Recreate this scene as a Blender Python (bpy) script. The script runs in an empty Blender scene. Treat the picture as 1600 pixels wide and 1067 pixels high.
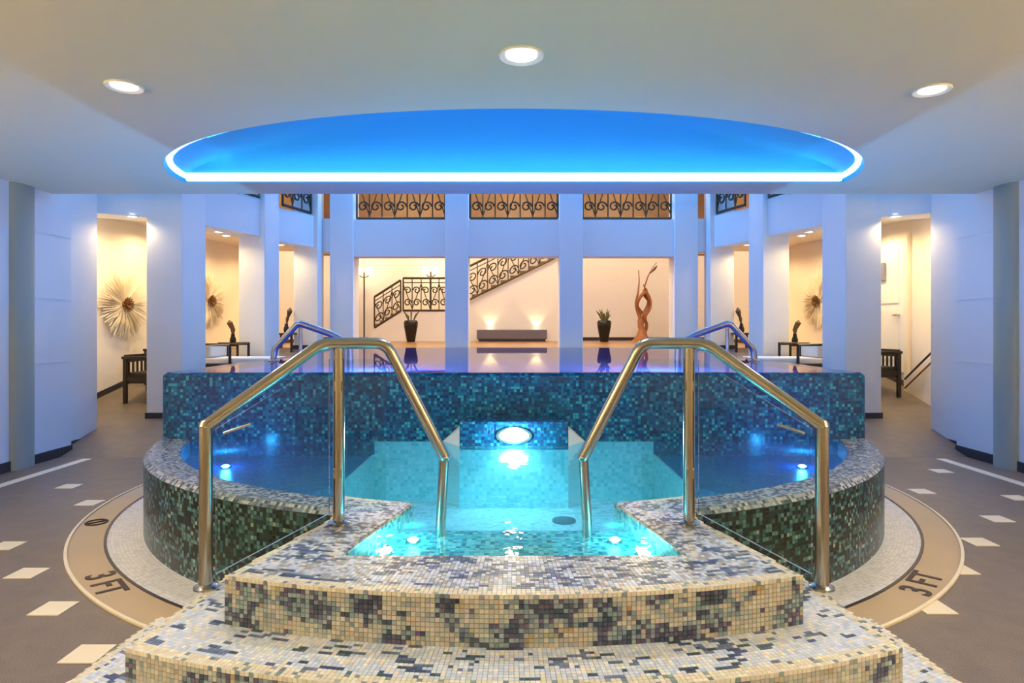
import bpy, math, random
from mathutils import Vector
R_ = random.Random(7)
PI = math.pi
scene = bpy.context.scene
COL = scene.collection

# ------------------------------------------------------------------ camera, world, exposure
CAM_H = 1.45
cd = bpy.data.cameras.new('camera'); cam = bpy.data.objects.new('camera', cd); COL.objects.link(cam)
cam.location = (0, 0, CAM_H); cam.rotation_euler = (PI/2, 0, 0)
cd.sensor_width = 36; cd.lens = 22.5; cd.shift_x = -3/1600; cd.shift_y = -23.5/1600
cd.clip_start = .05; cd.clip_end = 100
scene.camera = cam
w = bpy.data.worlds.new('world'); scene.world = w; w.use_nodes = True
w.node_tree.nodes['Background'].inputs[0].default_value = (.25, .3, .45, 1)
w.node_tree.nodes['Background'].inputs[1].default_value = .05
vs = scene.view_settings
vs.view_transform = 'Standard'; vs.look = 'None'; vs.gamma = 1; vs.use_curve_mapping = False; vs.exposure = 0.0

BLUE = (.05, .36, 1.0)
LEDC = (.02, .42, .72)
WARM = (1.0, .74, .38)
CYAN = (.08, .75, .95)
DOWNC = (1.0, .95, .86)
P_HALL = 46; P_CORR = 76; P_BACK = 330; P_DOWN = 95; P_POOL = 14; P_GAL = 165; P_LED = 6.5; P_WARMFILL = 165; P_UP = 115; P_BAY = 26; P_FOOT = 44

# ------------------------------------------------------------------ materials
def lin(c):
    return tuple(((v/255)/12.92 if v/255 <= .04045 else ((v/255+.055)/1.055)**2.4) for v in c)
MATS = {}
def base_mat(name):
    m = bpy.data.materials.new(name); m.use_nodes = True; MATS[name] = m
    nt = m.node_tree; b = nt.nodes['Principled BSDF']
    return m, nt, b
def N(nt, t, **k):
    n = nt.nodes.new(t)
    for a, v in k.items(): setattr(n, a, v)
    return n
def plain(name, rgb, rough=.5, metal=0, var=.08, scale=6, bump=0, bscale=80, spec=.5):
    m, nt, b = base_mat(name); c = lin(rgb)
    tc = N(nt, 'ShaderNodeTexCoord'); no = N(nt, 'ShaderNodeTexNoise'); no.inputs['Scale'].default_value = scale; no.inputs['Detail'].default_value = 4
    nt.links.new(tc.outputs['Object'], no.inputs['Vector'])
    mx = N(nt, 'ShaderNodeMix', data_type='RGBA')
    mx.inputs[6].default_value = (*[v*(1-var) for v in c], 1); mx.inputs[7].default_value = (*[min(1, v*(1+var)) for v in c], 1)
    nt.links.new(no.outputs[0], mx.inputs[0]); nt.links.new(mx.outputs[2], b.inputs['Base Color'])
    b.inputs['Roughness'].default_value = rough; b.inputs['Metallic'].default_value = metal
    b.inputs['Specular IOR Level'].default_value = spec
    if bump:
        n2 = N(nt, 'ShaderNodeTexNoise'); n2.inputs['Scale'].default_value = bscale
        nt.links.new(tc.outputs['Object'], n2.inputs['Vector'])
        bp = N(nt, 'ShaderNodeBump'); bp.inputs['Strength'].default_value = bump; bp.inputs['Distance'].default_value = .01
        nt.links.new(n2.outputs[0], bp.inputs['Height']); nt.links.new(bp.outputs[0], b.inputs['Normal'])
    return m
def mosaic(name, cols, tile=.02, grout=(90, 95, 100), rough=.25, cluster=.25, cscale=3.0, coat=.0):
    """small square tiles laid along the UV map (metres): one colour per tile, recessed joints"""
    m, nt, b = base_mat(name); L = nt.links.new
    uv = N(nt, 'ShaderNodeUVMap'); uv.uv_map = 'UVMap'
    sc = N(nt, 'ShaderNodeVectorMath', operation='SCALE'); sc.inputs['Scale'].default_value = 1/tile; L(uv.outputs[0], sc.inputs[0])
    fl = N(nt, 'ShaderNodeVectorMath', operation='FLOOR'); L(sc.outputs[0], fl.inputs[0])
    fr = N(nt, 'ShaderNodeVectorMath', operation='FRACTION'); L(sc.outputs[0], fr.inputs[0])
    wn = N(nt, 'ShaderNodeTexWhiteNoise', noise_dimensions='2D'); L(fl.outputs[0], wn.inputs['Vector'])
    ns = N(nt, 'ShaderNodeTexNoise', noise_dimensions='2D'); ns.inputs['Scale'].default_value = cscale*tile; ns.inputs['Detail'].default_value = 2
    L(fl.outputs[0], ns.inputs['Vector'])
    mp = N(nt, 'ShaderNodeMapRange'); mp.inputs[1].default_value = .3; mp.inputs[2].default_value = .7; L(ns.outputs[0], mp.inputs[0])
    mi = N(nt, 'ShaderNodeMix', data_type='FLOAT'); mi.inputs[0].default_value = cluster
    L(wn.outputs['Value'], mi.inputs[2]); L(mp.outputs[0], mi.inputs[3])
    cr = N(nt, 'ShaderNodeValToRGB'); cr.color_ramp.interpolation = 'CONSTANT'
    el = cr.color_ramp.elements
    while len(el) > 1: el.remove(el[-1])
    tot = sum(x[1] for x in cols); acc = 0
    for i, (c, wt) in enumerate(cols):
        e = el[0] if i == 0 else el.new(acc)
        e.position = acc; e.color = (*lin(c), 1); acc += wt/tot
    L(mi.outputs[0], cr.inputs[0])
    sx = N(nt, 'ShaderNodeSeparateXYZ'); L(fr.outputs[0], sx.inputs[0])
    def edge(o):
        a = N(nt, 'ShaderNodeMath', operation='SUBTRACT'); a.inputs[1].default_value = .5; L(o, a.inputs[0])
        c = N(nt, 'ShaderNodeMath', operation='ABSOLUTE'); L(a.outputs[0], c.inputs[0]); return c.outputs[0]
    mxm = N(nt, 'ShaderNodeMath', operation='MAXIMUM'); L(edge(sx.outputs[0]), mxm.inputs[0]); L(edge(sx.outputs[1]), mxm.inputs[1])
    gt = N(nt, 'ShaderNodeMath', operation='GREATER_THAN'); gt.inputs[1].default_value = .45; L(mxm.outputs[0], gt.inputs[0])
    mx = N(nt, 'ShaderNodeMix', data_type='RGBA'); L(gt.outputs[0], mx.inputs[0]); L(cr.outputs[0], mx.inputs[6]); mx.inputs[7].default_value = (*lin(grout), 1)
    L(mx.outputs[2], b.inputs['Base Color'])
    b.inputs['Roughness'].default_value = rough
    b.inputs['Coat Weight'].default_value = coat; b.inputs['Coat Roughness'].default_value = .05
    bp = N(nt, 'ShaderNodeBump'); bp.invert = True; bp.inputs['Strength'].default_value = .4; bp.inputs['Distance'].default_value = .002
    L(gt.outputs[0], bp.inputs['Height']); L(bp.outputs[0], b.inputs['Normal'])
    return m
def emit(name, rgb, strength):
    m, nt, b = base_mat(name)
    b.inputs['Base Color'].default_value = (.8, .8, .8, 1)
    b.inputs['Emission Color'].default_value = (*rgb, 1); b.inputs['Emission Strength'].default_value = strength
    return m
def clear(name, tint, ior, rough=.02, ripple=0, rscale=3.0, body=None, body_fac=0):
    """clear sheet: fresnel mirror over a tinted see-through body"""
    m, nt, b = base_mat(name); nt.nodes.remove(b); L = nt.links.new
    out = nt.nodes['Material Output']
    tr = N(nt, 'ShaderNodeBsdfTransparent'); tr.inputs[0].default_value = (*tint, 1)
    gl = N(nt, 'ShaderNodeBsdfGlossy'); gl.inputs['Roughness'].default_value = rough
    fr = N(nt, 'ShaderNodeFresnel'); fr.inputs[0].default_value = ior
    mx = N(nt, 'ShaderNodeMixShader'); L(fr.outputs[0], mx.inputs[0])
    src = tr.outputs[0]
    if body:
        df0 = N(nt, 'ShaderNodeBsdfDiffuse'); df0.inputs[0].default_value = (*lin(body), 1)
        tl = N(nt, 'ShaderNodeBsdfTranslucent'); tl.inputs[0].default_value = (*lin(body), 1)
        df = N(nt, 'ShaderNodeMixShader'); df.inputs[0].default_value = .7; L(df0.outputs[0], df.inputs[1]); L(tl.outputs[0], df.inputs[2])
        m2 = N(nt, 'ShaderNodeMixShader'); m2.inputs[0].default_value = body_fac
        L(tr.outputs[0], m2.inputs[1]); L(df.outputs[0], m2.inputs[2]); src = m2.outputs[0]
    L(src, mx.inputs[1]); L(gl.outputs[0], mx.inputs[2]); L(mx.outputs[0], out.inputs['Surface'])
    if ripple:
        tc = N(nt, 'ShaderNodeTexCoord'); no = N(nt, 'ShaderNodeTexNoise'); no.inputs['Scale'].default_value = rscale; no.inputs['Detail'].default_value = 3
        L(tc.outputs['Object'], no.inputs['Vector'])
        bp = N(nt, 'ShaderNodeBump'); bp.inputs['Strength'].default_value = ripple; bp.inputs['Distance'].default_value = .02
        L(no.outputs[0], bp.inputs['Height']); L(bp.outputs[0], gl.inputs['Normal']); L(bp.outputs[0], fr.inputs['Normal'])
    return m

M = {}
M['wall'] = plain('wall_paint', (226, 226, 226), .6, var=.02)
M['warmwall'] = plain('corridor_paint', (238, 226, 206), .6, var=.02)
M['ceil'] = plain('ceiling_paint', (228, 218, 190), .7, var=.02)
M['recess'] = plain('recess_blue_paint', (60, 172, 208), .6, var=.02)  # one even blue over the whole recess dome
M['panel'] = plain('pilaster_paint', (150, 160, 150), .5, var=.03)
M['base'] = plain('baseboard_dark', (52, 44, 50), .4)
M['gallery'] = plain('gallery_wood', (128, 96, 66), .5, var=.4, scale=2)
M['iron'] = plain('wrought_iron', (48, 40, 32), .45, metal=.3)
M['bronzeiron'] = plain('bronze_iron', (72, 56, 34), .45, metal=.3)
M['steel'] = plain('brushed_steel', (186, 184, 178), .22, metal=1, var=.05, scale=20)
M['bluesteel'] = plain('dark_steel', (176, 176, 186), .3, metal=.9, var=.05)
M['darkwood'] = plain('dark_wood', (38, 28, 24), .4, var=.3, scale=8)
M['cushion'] = plain('cushion_cloth', (232, 222, 206), .9, var=.03, bump=.1)
M['vase'] = plain('black_vase', (20, 16, 14), .25)
M['leaf'] = plain('dry_leaf', (96, 92, 44), .6, var=.3)
M['branch'] = plain('brown_branch', (92, 66, 40), .6, var=.3)
M['driftwood'] = plain('driftwood', (160, 98, 48), .5, var=.35, scale=9, bump=.3, bscale=30)
M['straw'] = plain('straw_art', (232, 218, 192), .8, var=.15)
M['core'] = plain('art_core', (120, 82, 44), .6, var=.3)
M['bench'] = plain('bench_grey', (104, 94, 98), .7, var=.05)
M['white'] = plain('white_lacquer', (235, 232, 226), .35, var=.02)
M['greysign'] = plain('sign_grey', (128, 130, 150), .4)
M['deck'] = plain('deck_stone', (150, 112, 74), .3, var=.15, scale=3)
M['insert'] = plain('pale_tile', (236, 224, 200), .4, var=.05)
M['ringbeige'] = plain('beige_stone', (184, 162, 132), .45, var=.12, scale=3)
M['ink'] = plain('ring_lettering', (62, 46, 36), .5)
M['drain'] = plain('drain_cover', (60, 90, 95), .4)
M['floor'] = None
m, nt, b = base_mat('speckled_floor'); M['floor'] = m
tc = N(nt, 'ShaderNodeTexCoord'); no = N(nt, 'ShaderNodeTexNoise'); no.inputs['Scale'].default_value = 170; no.inputs['Detail'].default_value = 2
n2 = N(nt, 'ShaderNodeTexNoise'); n2.inputs['Scale'].default_value = 7; n2.inputs['Detail'].default_value = 5
ad = N(nt, 'ShaderNodeMath', operation='MULTIPLY_ADD'); ad.inputs[1].default_value = .35
cr = N(nt, 'ShaderNodeValToRGB'); cr.color_ramp.elements[0].position = .42; cr.color_ramp.elements[0].color = (*lin((88, 80, 78)), 1)
cr.color_ramp.elements[1].position = .9; cr.color_ramp.elements[1].color = (*lin((134, 120, 108)), 1)
nt.links.new(tc.outputs['Object'], no.inputs['Vector']); nt.links.new(tc.outputs['Object'], n2.inputs['Vector'])
nt.links.new(n2.outputs[0], ad.inputs[0]); nt.links.new(no.outputs[0], ad.inputs[2]); nt.links.new(ad.outputs[0], cr.inputs[0]); nt.links.new(cr.outputs[0], b.inputs['Base Color'])
b.inputs['Roughness'].default_value = .42

M['outer'] = mosaic('mosaic_outer', [((14, 24, 34), 3), ((26, 46, 58), 3), ((50, 92, 108), 2), ((84, 128, 142), 1.6), ((140, 164, 170), .5), ((38, 40, 44), 1.5)], .022, (44, 54, 60), .25, .25, 2.5)
M['upper'] = mosaic('mosaic_upper', [((3, 44, 92), 3), ((4, 68, 118), 3), ((6, 94, 144), 2.4), ((34, 136, 172), 1.0), ((4, 54, 102), 3)], .024, (30, 60, 80), .2, .2, 3)
M['inner'] = mosaic('mosaic_inner', [((60, 150, 170), 2), ((110, 190, 205), 3), ((150, 215, 225), 3), ((190, 232, 236), 2)], .025, (150, 200, 205), .3, .15, 3)
M['bottom'] = mosaic('mosaic_bottom', [((150, 205, 215), 2), ((176, 222, 230), 3), ((200, 234, 238), 3)], .03, (190, 225, 230), .3, .2, 2)
M['bench_m'] = mosaic('mosaic_bench', [((8, 56, 130), 3), ((12, 76, 150), 3), ((24, 96, 170), 2), ((60, 130, 190), .7)], .025, (40, 90, 120), .3, .2, 3)
M['rim'] = mosaic('mosaic_rim', [((120, 130, 150), 3), ((160, 166, 184), 3), ((92, 104, 128), 2), ((60, 76, 98), 2), ((186, 184, 186), 1.5), ((140, 120, 120), 1)], .02, (120, 126, 134), .2, .2, 3)
M['ledge'] = mosaic('mosaic_ledge', [((40, 140, 150), 2), ((90, 190, 195), 3), ((160, 225, 225), 3), ((30, 105, 125), 2), ((205, 240, 238), 1.5)], .022, (110, 190, 190), .3, .2, 3)
M['stepbody'] = mosaic('mosaic_stepbody', [((186, 172, 136), 3), ((150, 152, 136), 2), ((86, 92, 98), 1.5), ((206, 196, 166), 3)], .02, (150, 142, 124), .35, .3, 3)
M['whitering'] = mosaic('mosaic_white', [((218, 218, 222), 3), ((226, 226, 230), 3), ((206, 206, 212), 2)], .022, (190, 190, 194), .4, .2, 3)
M['deepbasin'] = mosaic('mosaic_basin', [((10, 48, 110), 3), ((16, 66, 140), 3), ((30, 90, 160), 2)], .025, (20, 60, 110), .3, .2, 3)
M['water'] = clear('pool_water', (.72, .96, 1.0), 1.30, .03, .30, 5.0, (120, 225, 240), .17)
M['water2'] = clear('still_water', (.45, .80, 1.0), 1.36, .015, .03, 1.5, (110, 140, 250), .5)
M['glass'] = clear('railing_glass', (.90, .97, .95), 1.22, .01)
M['led'] = emit('cove_led', (.42, .72, 1), 2.2)
M['ledblue'] = emit('cove_led_blue', LEDC, 4.5)
M['bulb'] = emit('warm_bulb', (1, .86, .62), 14)
M['downglow'] = emit('downlight_glow', (1, .93, .78), 8)
M['poolglow'] = emit('pool_lamp_glow', (.55, 1, 1), 10)
M['poolglow_w'] = emit('pool_lamp_glow_warm', (1, .95, .75), 8)
M['hallled'] = emit('hall_led', BLUE, 6)  # glow of the added blue fill lines
# tile colours come from a per-tile attribute
m, nt, b = base_mat('step_tile_glaze'); M['tile'] = m
at_ = N(nt, 'ShaderNodeAttribute'); at_.attribute_name = 'tile_color'; nt.links.new(at_.outputs['Color'], b.inputs['Base Color']); b.inputs['Roughness'].default_value = .28

# ------------------------------------------------------------------ mesh builder
class MB:
    def __init__(s): s.v = []; s.f = []; s.uv = []
    def face(s, pts, uvs=None):
        i = len(s.v); s.v += [tuple(p) for p in pts]; s.f.append(tuple(range(i, i+len(pts))))
        if uvs is None:
            a = Vector(pts[0]); nrm = (Vector(pts[1])-a).cross(Vector(pts[2])-a)
            ax = max(range(3), key=lambda k: abs(nrm[k]))
            if ax == 2: uvs = [(p[0], p[1]) for p in pts]
            elif ax == 0: uvs = [(p[1], p[2]) for p in pts]
            else: uvs = [(p[0], p[2]) for p in pts]
        s.uv.append(list(uvs))
    def box(s, x0, x1, y0, y1, z0, z1):
        s.prism([(x0, y0), (x1, y0), (x1, y1), (x0, y1)], z0, z1); return s
    def prism(s, poly, z0, z1, top=True, bottom=True):
        A = sum(poly[i][0]*poly[(i+1) % len(poly)][1]-poly[(i+1) % len(poly)][0]*poly[i][1] for i in range(len(poly)))
        if A < 0: poly = poly[::-1]
        n = len(poly); u = 0
        f0 = z0 if callable(z0) else (lambda x, y: z0); f1 = z1 if callable(z1) else (lambda x, y: z1)
        for i in range(n):
            a, c = poly[i], poly[(i+1) % n]; d = math.hypot(c[0]-a[0], c[1]-a[1])
            s.face([(a[0], a[1], f0(*a)), (c[0], c[1], f0(*c)), (c[0], c[1], f1(*c)), (a[0], a[1], f1(*a))],
                   [(u, f0(*a)), (u+d, f0(*c)), (u+d, f1(*c)), (u, f1(*a))]); u += d
        if top: s.face([(p[0], p[1], f1(*p)) for p in poly])
        if bottom: s.face([(p[0], p[1], f0(*p)) for p in poly[::-1]])
        return s
    def prism_y(s, poly, y0, y1):
        """polygon given in (x, z), extruded along y"""
        A = sum(poly[i][0]*poly[(i+1) % len(poly)][1]-poly[(i+1) % len(poly)][0]*poly[i][1] for i in range(len(poly)))
        if A < 0: poly = poly[::-1]
        n = len(poly)
        s.face([(p[0], y0, p[1]) for p in poly]); s.face([(p[0], y1, p[1]) for p in poly[::-1]])
        for i in range(n):
            a, c = poly[i], poly[(i+1) % n]
            s.face([(a[0], y0, a[1]), (a[0], y1, a[1]), (c[0], y1, c[1]), (c[0], y0, c[1])])
        return s
    def tube(s, pts, r, n=10, cap=True, closed=False):
        P = [Vector(p) for p in pts]; m = len(P)
        rr = r if isinstance(r, (list, tuple)) else [r]*m
        rings = []; up = None
        for i in range(m):
            if closed: t = (P[(i+1) % m]-P[i-1])
            else: t = (P[min(i+1, m-1)]-P[max(i-1, 0)])
            t.normalize()
            if 0 < i < m-1 or closed:
                d1 = (P[i]-P[i-1]).normalized(); d2 = (P[(i+1) % m]-P[i]).normalized(); t = (d1+d2).normalized() if (d1+d2).length > 1e-6 else d1
                sc = 1/max(.5, math.sqrt(max(0.01, (1+d1.dot(d2))/2)))
            else: sc = 1
            if up is None: up = Vector((0, 0, 1)) if abs(t.z) < .9 else Vector((1, 0, 0))
            a = up-t*up.dot(t)
            if a.length < 1e-4: a = t.orthogonal()
            a.normalize(); bb = t.cross(a); up = a
            rings.append([P[i]+(a*math.cos(2*PI*k/n)+bb*math.sin(2*PI*k/n))*rr[i]*(sc if m > 2 else 1) for k in range(n)])
        base = len(s.v)
        for g in rings: s.v += [tuple(q) for q in g]
        rng = m if closed else m-1
        for i in range(rng):
            j = (i+1) % m
            for k in range(n):
                k2 = (k+1) % n
                s.f.append((base+i*n+k, base+j*n+k, base+j*n+k2, base+i*n+k2)[::-1]); s.uv.append([(0, 0)]*4)
        if cap and not closed:
            s.f.append(tuple(base+k for k in range(n))); s.uv.append([(0, 0)]*n)
            s.f.append(tuple(base+(m-1)*n+k for k in range(n))[::-1]); s.uv.append([(0, 0)]*n)
        return s
    def lathe(s, prof, cx=0, cy=0, n=24):
        base = len(s.v); m = len(prof)
        for (r, z) in prof:
            for k in range(n): s.v.append((cx+r*math.cos(2*PI*k/n), cy+r*math.sin(2*PI*k/n), z))
        for i in range(m-1):
            for k in range(n):
                k2 = (k+1) % n
                s.f.append((base+i*n+k, base+i*n+k2, base+(i+1)*n+k2, base+(i+1)*n+k)); s.uv.append([(0, 0)]*4)
        s.f.append(tuple(base+k for k in range(n))[::-1]); s.uv.append([(0, 0)]*n)
        s.f.append(tuple(base+(m-1)*n+k for k in range(n))); s.uv.append([(0, 0)]*n)
        return s
    def strip(s, A, B, uA=None):
        """quads between two polylines of equal length (normals follow A->B order); UV along the line"""
        u = 0
        for i in range(len(A)-1):
            d = (Vector(A[i+1])-Vector(A[i])).length; h = (Vector(B[i])-Vector(A[i])).length
            s.face([A[i], A[i+1], B[i+1], B[i]], [(u, 0), (u+d, 0), (u+d, h), (u, h)]); u += d
        return s
    def obj(s, name, mat, parent=None, smooth=False, bevel=0, merge=True, loc=None):
        me = bpy.data.meshes.new(name); me.from_pydata(s.v, [], s.f); me.update()
        ul = me.uv_layers.new(name='UVMap'); flat = []
        for p, uv in zip(me.polygons, s.uv):
            for q in uv: flat += [q[0], q[1]]
        if len(flat) == 2*len(me.loops): ul.data.foreach_set('uv', flat)
        me.materials.append(mat)
        if merge or smooth or bevel:
            import bmesh
            bm = bmesh.new(); bm.from_mesh(me); bmesh.ops.remove_doubles(bm, verts=bm.verts, dist=1e-5); bm.to_mesh(me); bm.free()
        if smooth:
            me.polygons.foreach_set('use_smooth', [True]*len(me.polygons))
            try: me.set_sharp_from_angle(angle=math.radians(40))
            except Exception: pass
        o = bpy.data.objects.new(name, me); COL.objects.link(o)
        if parent: o.parent = parent
        if loc: o.location = loc
        if bevel:
            md = o.modifiers.new('bevel', 'BEVEL'); md.width = bevel; md.segments = 2; md.limit_method = 'ANGLE'
        return o
def tag(o, label=None, cat=None, group=None, kind=None):
    if label: o['label'] = label
    if cat: o['category'] = cat
    if group: o['group'] = group
    if kind: o['kind'] = kind
    return o
def empty(name, loc, label, cat, group=None):
    o = bpy.data.objects.new(name, None); COL.objects.link(o); o.location = loc; o.empty_display_size = .1
    return tag(o, label, cat, group)
def struct(o): o['kind'] = 'structure'; return o
class Sub:
    """parts modelled in world metres but parented to an empty that stands at the base of the thing"""
def part(mb, name, mat, root, **k):
    if root.type == 'EMPTY' and root.parent is None: L0 = root.location
    else: L0 = root.get('_org') and Vector(root['_org']) or Vector((0, 0, 0))
    mb.v = [(x-L0[0], y-L0[1], z-L0[2]) for (x, y, z) in mb.v]
    return mb.obj(name, mat, root, **k)
def subpart(mb, name, mat, parent_part, root, **k):
    L0 = root.location
    mb.v = [(x-L0[0], y-L0[1], z-L0[2]) for (x, y, z) in mb.v]
    return mb.obj(name, mat, parent_part, **k)
def px(x, y, D): return Vector(((x-803)/1000*D, D, CAM_H-(y-510)/1000*D))
def fz(z0, x, y):
    D = (CAM_H-z0)*1000/(y-510); return ((x-803)/1000*D, D)
def light(kind, name, loc, energy, color, size=.1, rot=(0, 0, 0), parent=None, spot=None, blend=.5, sizey=None):
    l = bpy.data.lights.new(name, kind); l.energy = energy; l.color = color
    if kind == 'AREA':
        l.size = size
        if sizey: l.shape = 'RECTANGLE'; l.size_y = sizey
        else: l.shape = 'DISK'
    else: l.shadow_soft_size = size
    if kind == 'SPOT': l.spot_size = spot or 2.0; l.spot_blend = blend
    o = bpy.data.objects.new(name, l); COL.objects.link(o); o.location = loc; o.rotation_euler = rot
    if parent: o.parent = parent; o.location = Vector(loc)-(parent.location if parent.parent is None else Vector((0, 0, 0)))
    return o

# ------------------------------------------------------------------ layout constants
CE = (0, 5.75); EA, EB = 2.94, 2.70         # lower pool outer ellipse
YW = 5.2; HWU = 2.89; ZU = 1.07; ZL = .54    # upper pool wall plane, half width, level; lower rim level
YB = 11.35                                   # far end of the upper pool
HC = 5.8                                     # hall ceiling
def ramp(y): return min(1.07, max(0, .25*(y-7.1)))
def ell(da, phi): return ((EA-da)*math.sin(phi), CE[1]-(EB-da)*math.cos(phi))
PHI_W = math.acos((CE[1]-YW)/EB)
def pool_x(y):
    if y >= YW: return HWU
    c = (CE[1]-y)/EB
    return EA*math.sqrt(max(0, 1-c*c)) if c < 1 else 0

# ------------------------------------------------------------------ floor
mb = MB()
XO = 6.6
mb.face([(-XO, -3, 0), (XO, -3, 0), (XO, 3.05, 0), (-XO, 3.05, 0)])
ys = [3.05+i*(YW-3.05)/40 for i in range(41)]+[6, 7.1, 8, 9, 10, 11, 11.38]
for i in range(len(ys)-1):
    a, c = ys[i], ys[i+1]
    xa, xc = max(0, pool_x(a)-.1), max(0, pool_x(c)-.1)
    for s in (-1, 1):
        q = [(s*xa, a, ramp(a)), (s*XO, a, ramp(a)), (s*XO, c, ramp(c)), (s*xc, c, ramp(c))]
        mb.face(q if s > 0 else q[::-1])
floor = struct(mb.obj('floor', M['floor']))
def fpart(mb, name, mat, **k): return mb.obj(name, mat, floor, **k)
# back deck
mb = MB(); mb.box(-XO, XO, YB, 17.6, .9, 1.07); struct(mb.obj('floor', M['deck']))
# white mosaic ring and beige stone ring round the lower pool
def ring(d0, d1, z, name, mat):
    mb = MB(); n = 96
    PH = PI*.62
    A = [(*ell(-d0, -PH+2*PH*i/n), z) for i in range(n+1)]; B = [(*ell(-d1, -PH+2*PH*i/n), z) for i in range(n+1)]
    mb.strip(B, A)
    B2 = [(p[0], p[1], 0) for p in B]; mb.strip(B2, B)
    return mb.obj(name, mat, floor)
ring(-.06, .215, .006, 'white_ring', M['whitering'])
ring(.215, .232, .010, 'ring_edging', M['base'])
ring(.232, .43, .006, 'stone_ring', M['ringbeige'])
ring(.43, .448, .011, 'ring_edging', M['insert'])
# pale square tiles let into the dark floor
sq = MB().box(-.08, .08, -.08, .08, 0, .004)
first = None
spots = [fz(0, *p) for p in [(10, 853), (42, 896), (84, 951), (137, 1022), (108, 760), (140, 786), (205, 706), (235, 690),
                             (1457, 949), (1497, 890), (1530, 847), (1558, 811), (1589, 778), (1470, 736), (1420, 700), (1440, 768)]]
for (x, y) in spots:
    if y > 7: continue
    if first is None: o = first = sq.obj('inlay_tile', M['insert'], floor)
    else: o = first.copy(); COL.objects.link(o)
    o.parent = floor; o.location = (x, y, 0)
# pale strips along the walls
for s in (-1, 1):
    mb = MB().box(min(s*4.72, s*4.62), max(s*4.72, s*4.62), -2.5, 7.0, 0, .004); fpart(mb, 'border_strip', M['insert'])
# depth lettering on the stone ring
def letter(txt, phi, d, size, flip=1):
    cu = bpy.data.curves.new('depth_lettering', 'FONT'); cu.body = txt; cu.size = size; cu.align_x = 'CENTER'; cu.align_y = 'CENTER'; cu.extrude = .001; cu.offset = .004
    tmp = bpy.data.objects.new('tmp', cu); COL.objects.link(tmp); dg = bpy.context.evaluated_depsgraph_get()
    me = bpy.data.meshes.new_from_object(tmp.evaluated_get(dg)); bpy.data.objects.remove(tmp)
    me.materials.clear(); me.materials.append(M['ink'])
    o = bpy.data.objects.new('depth_lettering', me); COL.objects.link(o); o.parent = floor
    x, y = ell(-d, phi); n = Vector((CE[0]-x, CE[1]-y)).normalized()
    o.location = (x, y, .0085); o.rotation_euler = (0, 0, math.atan2(n.y, n.x)-PI/2)
    return o
letter('3 FT', -.78, .33, .21); letter('3 FT', .78, .33, .21)
mb = MB(); n = 24
x, y = ell(-.33, -1.22)
mb.tube([(x+.07*math.cos(2*PI*k/n), y+.07*math.sin(2*PI*k/n), .009) for k in range(n)], .007, 6, closed=True)
mb.tube([(x-.05, y-.05, .009), (x+.05, y+.05, .009)], .007, 6); mb.obj('round_mark', M['ink'], floor)

# ------------------------------------------------------------------ near room shell
for s, nm in ((-1, 'left'), (1, 'right')):
    mb = MB().box(min(s*5.05, s*5.45), max(s*5.05, s*5.45), -3, 7.3, 0, HC); struct(mb.obj('wall_'+nm, M['wall']))
    wl = bpy.data.objects['wall_'+nm]
    mb = MB().box(min(s*5.035, s*5.05), max(s*5.035, s*5.05), -3, 7.3, 0, .10); struct(mb.obj('baseboard_'+nm, M['base']))
    # pilaster and shallow joints in the wall panelling
    mb = MB()
    nn = 10
    mb.prism([(s*(5.05-.07*math.sin(PI*k/nn)), 6.56-.16*math.cos(PI*k/nn)) for k in range(nn+1)], .0, 2.9); mb.obj('pilaster', M['panel'], wl, smooth=True)
    for z in (1.05, 1.75, 2.45):
        mb = MB().box(min(s*5.044, s*5.05), max(s*5.044, s*5.05), 6.74, 7.3, z, z+.012); mb.obj('panel_joint', M['wall'], wl)
mb = MB().box(-5.45, 5.45, -3.2, -3, 0, 2.9); struct(mb.obj('wall_front', M['warmwall']))
# ceiling with the D-shaped recess
CZ = 2.9; CY = 6.44; CA, CB = 3.32, 2.18
n = 60
arc = [(-CA*math.cos(PI*i/n), CY-CB*math.sin(PI*i/n)) for i in range(n+1)]     # left tip -> near -> right tip
mb = MB()
mb.face([(-5.05, -3, CZ), (-5.05, CY-CB-.2, CZ), (5.05, CY-CB-.2, CZ), (5.05, -3, CZ)])
for i in range(n):                                             # between the near line and the arc
    a, c = arc[i], arc[i+1]; y0 = CY-CB-.2
    mb.face([(a[0], y0, CZ), (a[0], a[1], CZ), (c[0], c[1], CZ), (c[0], y0, CZ)])
for s in (-1, 1):
    q = [(s*5.05, CY-CB-.2, CZ), (s*5.05, CY, CZ), (s*CA, CY, CZ), (s*CA, CY-CB-.2, CZ)]
    mb.face(q if s < 0 else q[::-1])
mb.face([(-5.05, CY, CZ), (-5.05, 7.0, CZ), (5.05, 7.0, CZ), (5.05, CY, CZ)])
mb.face([(-5.05, 7.0, CZ), (-5.05, 7.0, HC), (5.05, 7.0, HC), (5.05, 7.0, CZ)])
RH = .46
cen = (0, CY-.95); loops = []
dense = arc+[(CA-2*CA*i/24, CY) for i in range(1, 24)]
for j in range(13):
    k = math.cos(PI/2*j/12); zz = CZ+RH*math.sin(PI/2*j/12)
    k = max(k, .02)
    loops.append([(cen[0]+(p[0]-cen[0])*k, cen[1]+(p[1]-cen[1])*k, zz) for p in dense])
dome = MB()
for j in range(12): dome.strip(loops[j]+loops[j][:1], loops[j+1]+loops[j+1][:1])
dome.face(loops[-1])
mb.face([(-5.05, -3, CZ+RH+.02), (5.05, -3, CZ+RH+.02), (5.05, 7, CZ+RH+.02), (-5.05, 7, CZ+RH+.02)])
ceil = struct(mb.obj('ceiling', M['ceil']))
dome.obj('recess_dome', M['recess'], ceil, smooth=True)
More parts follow.
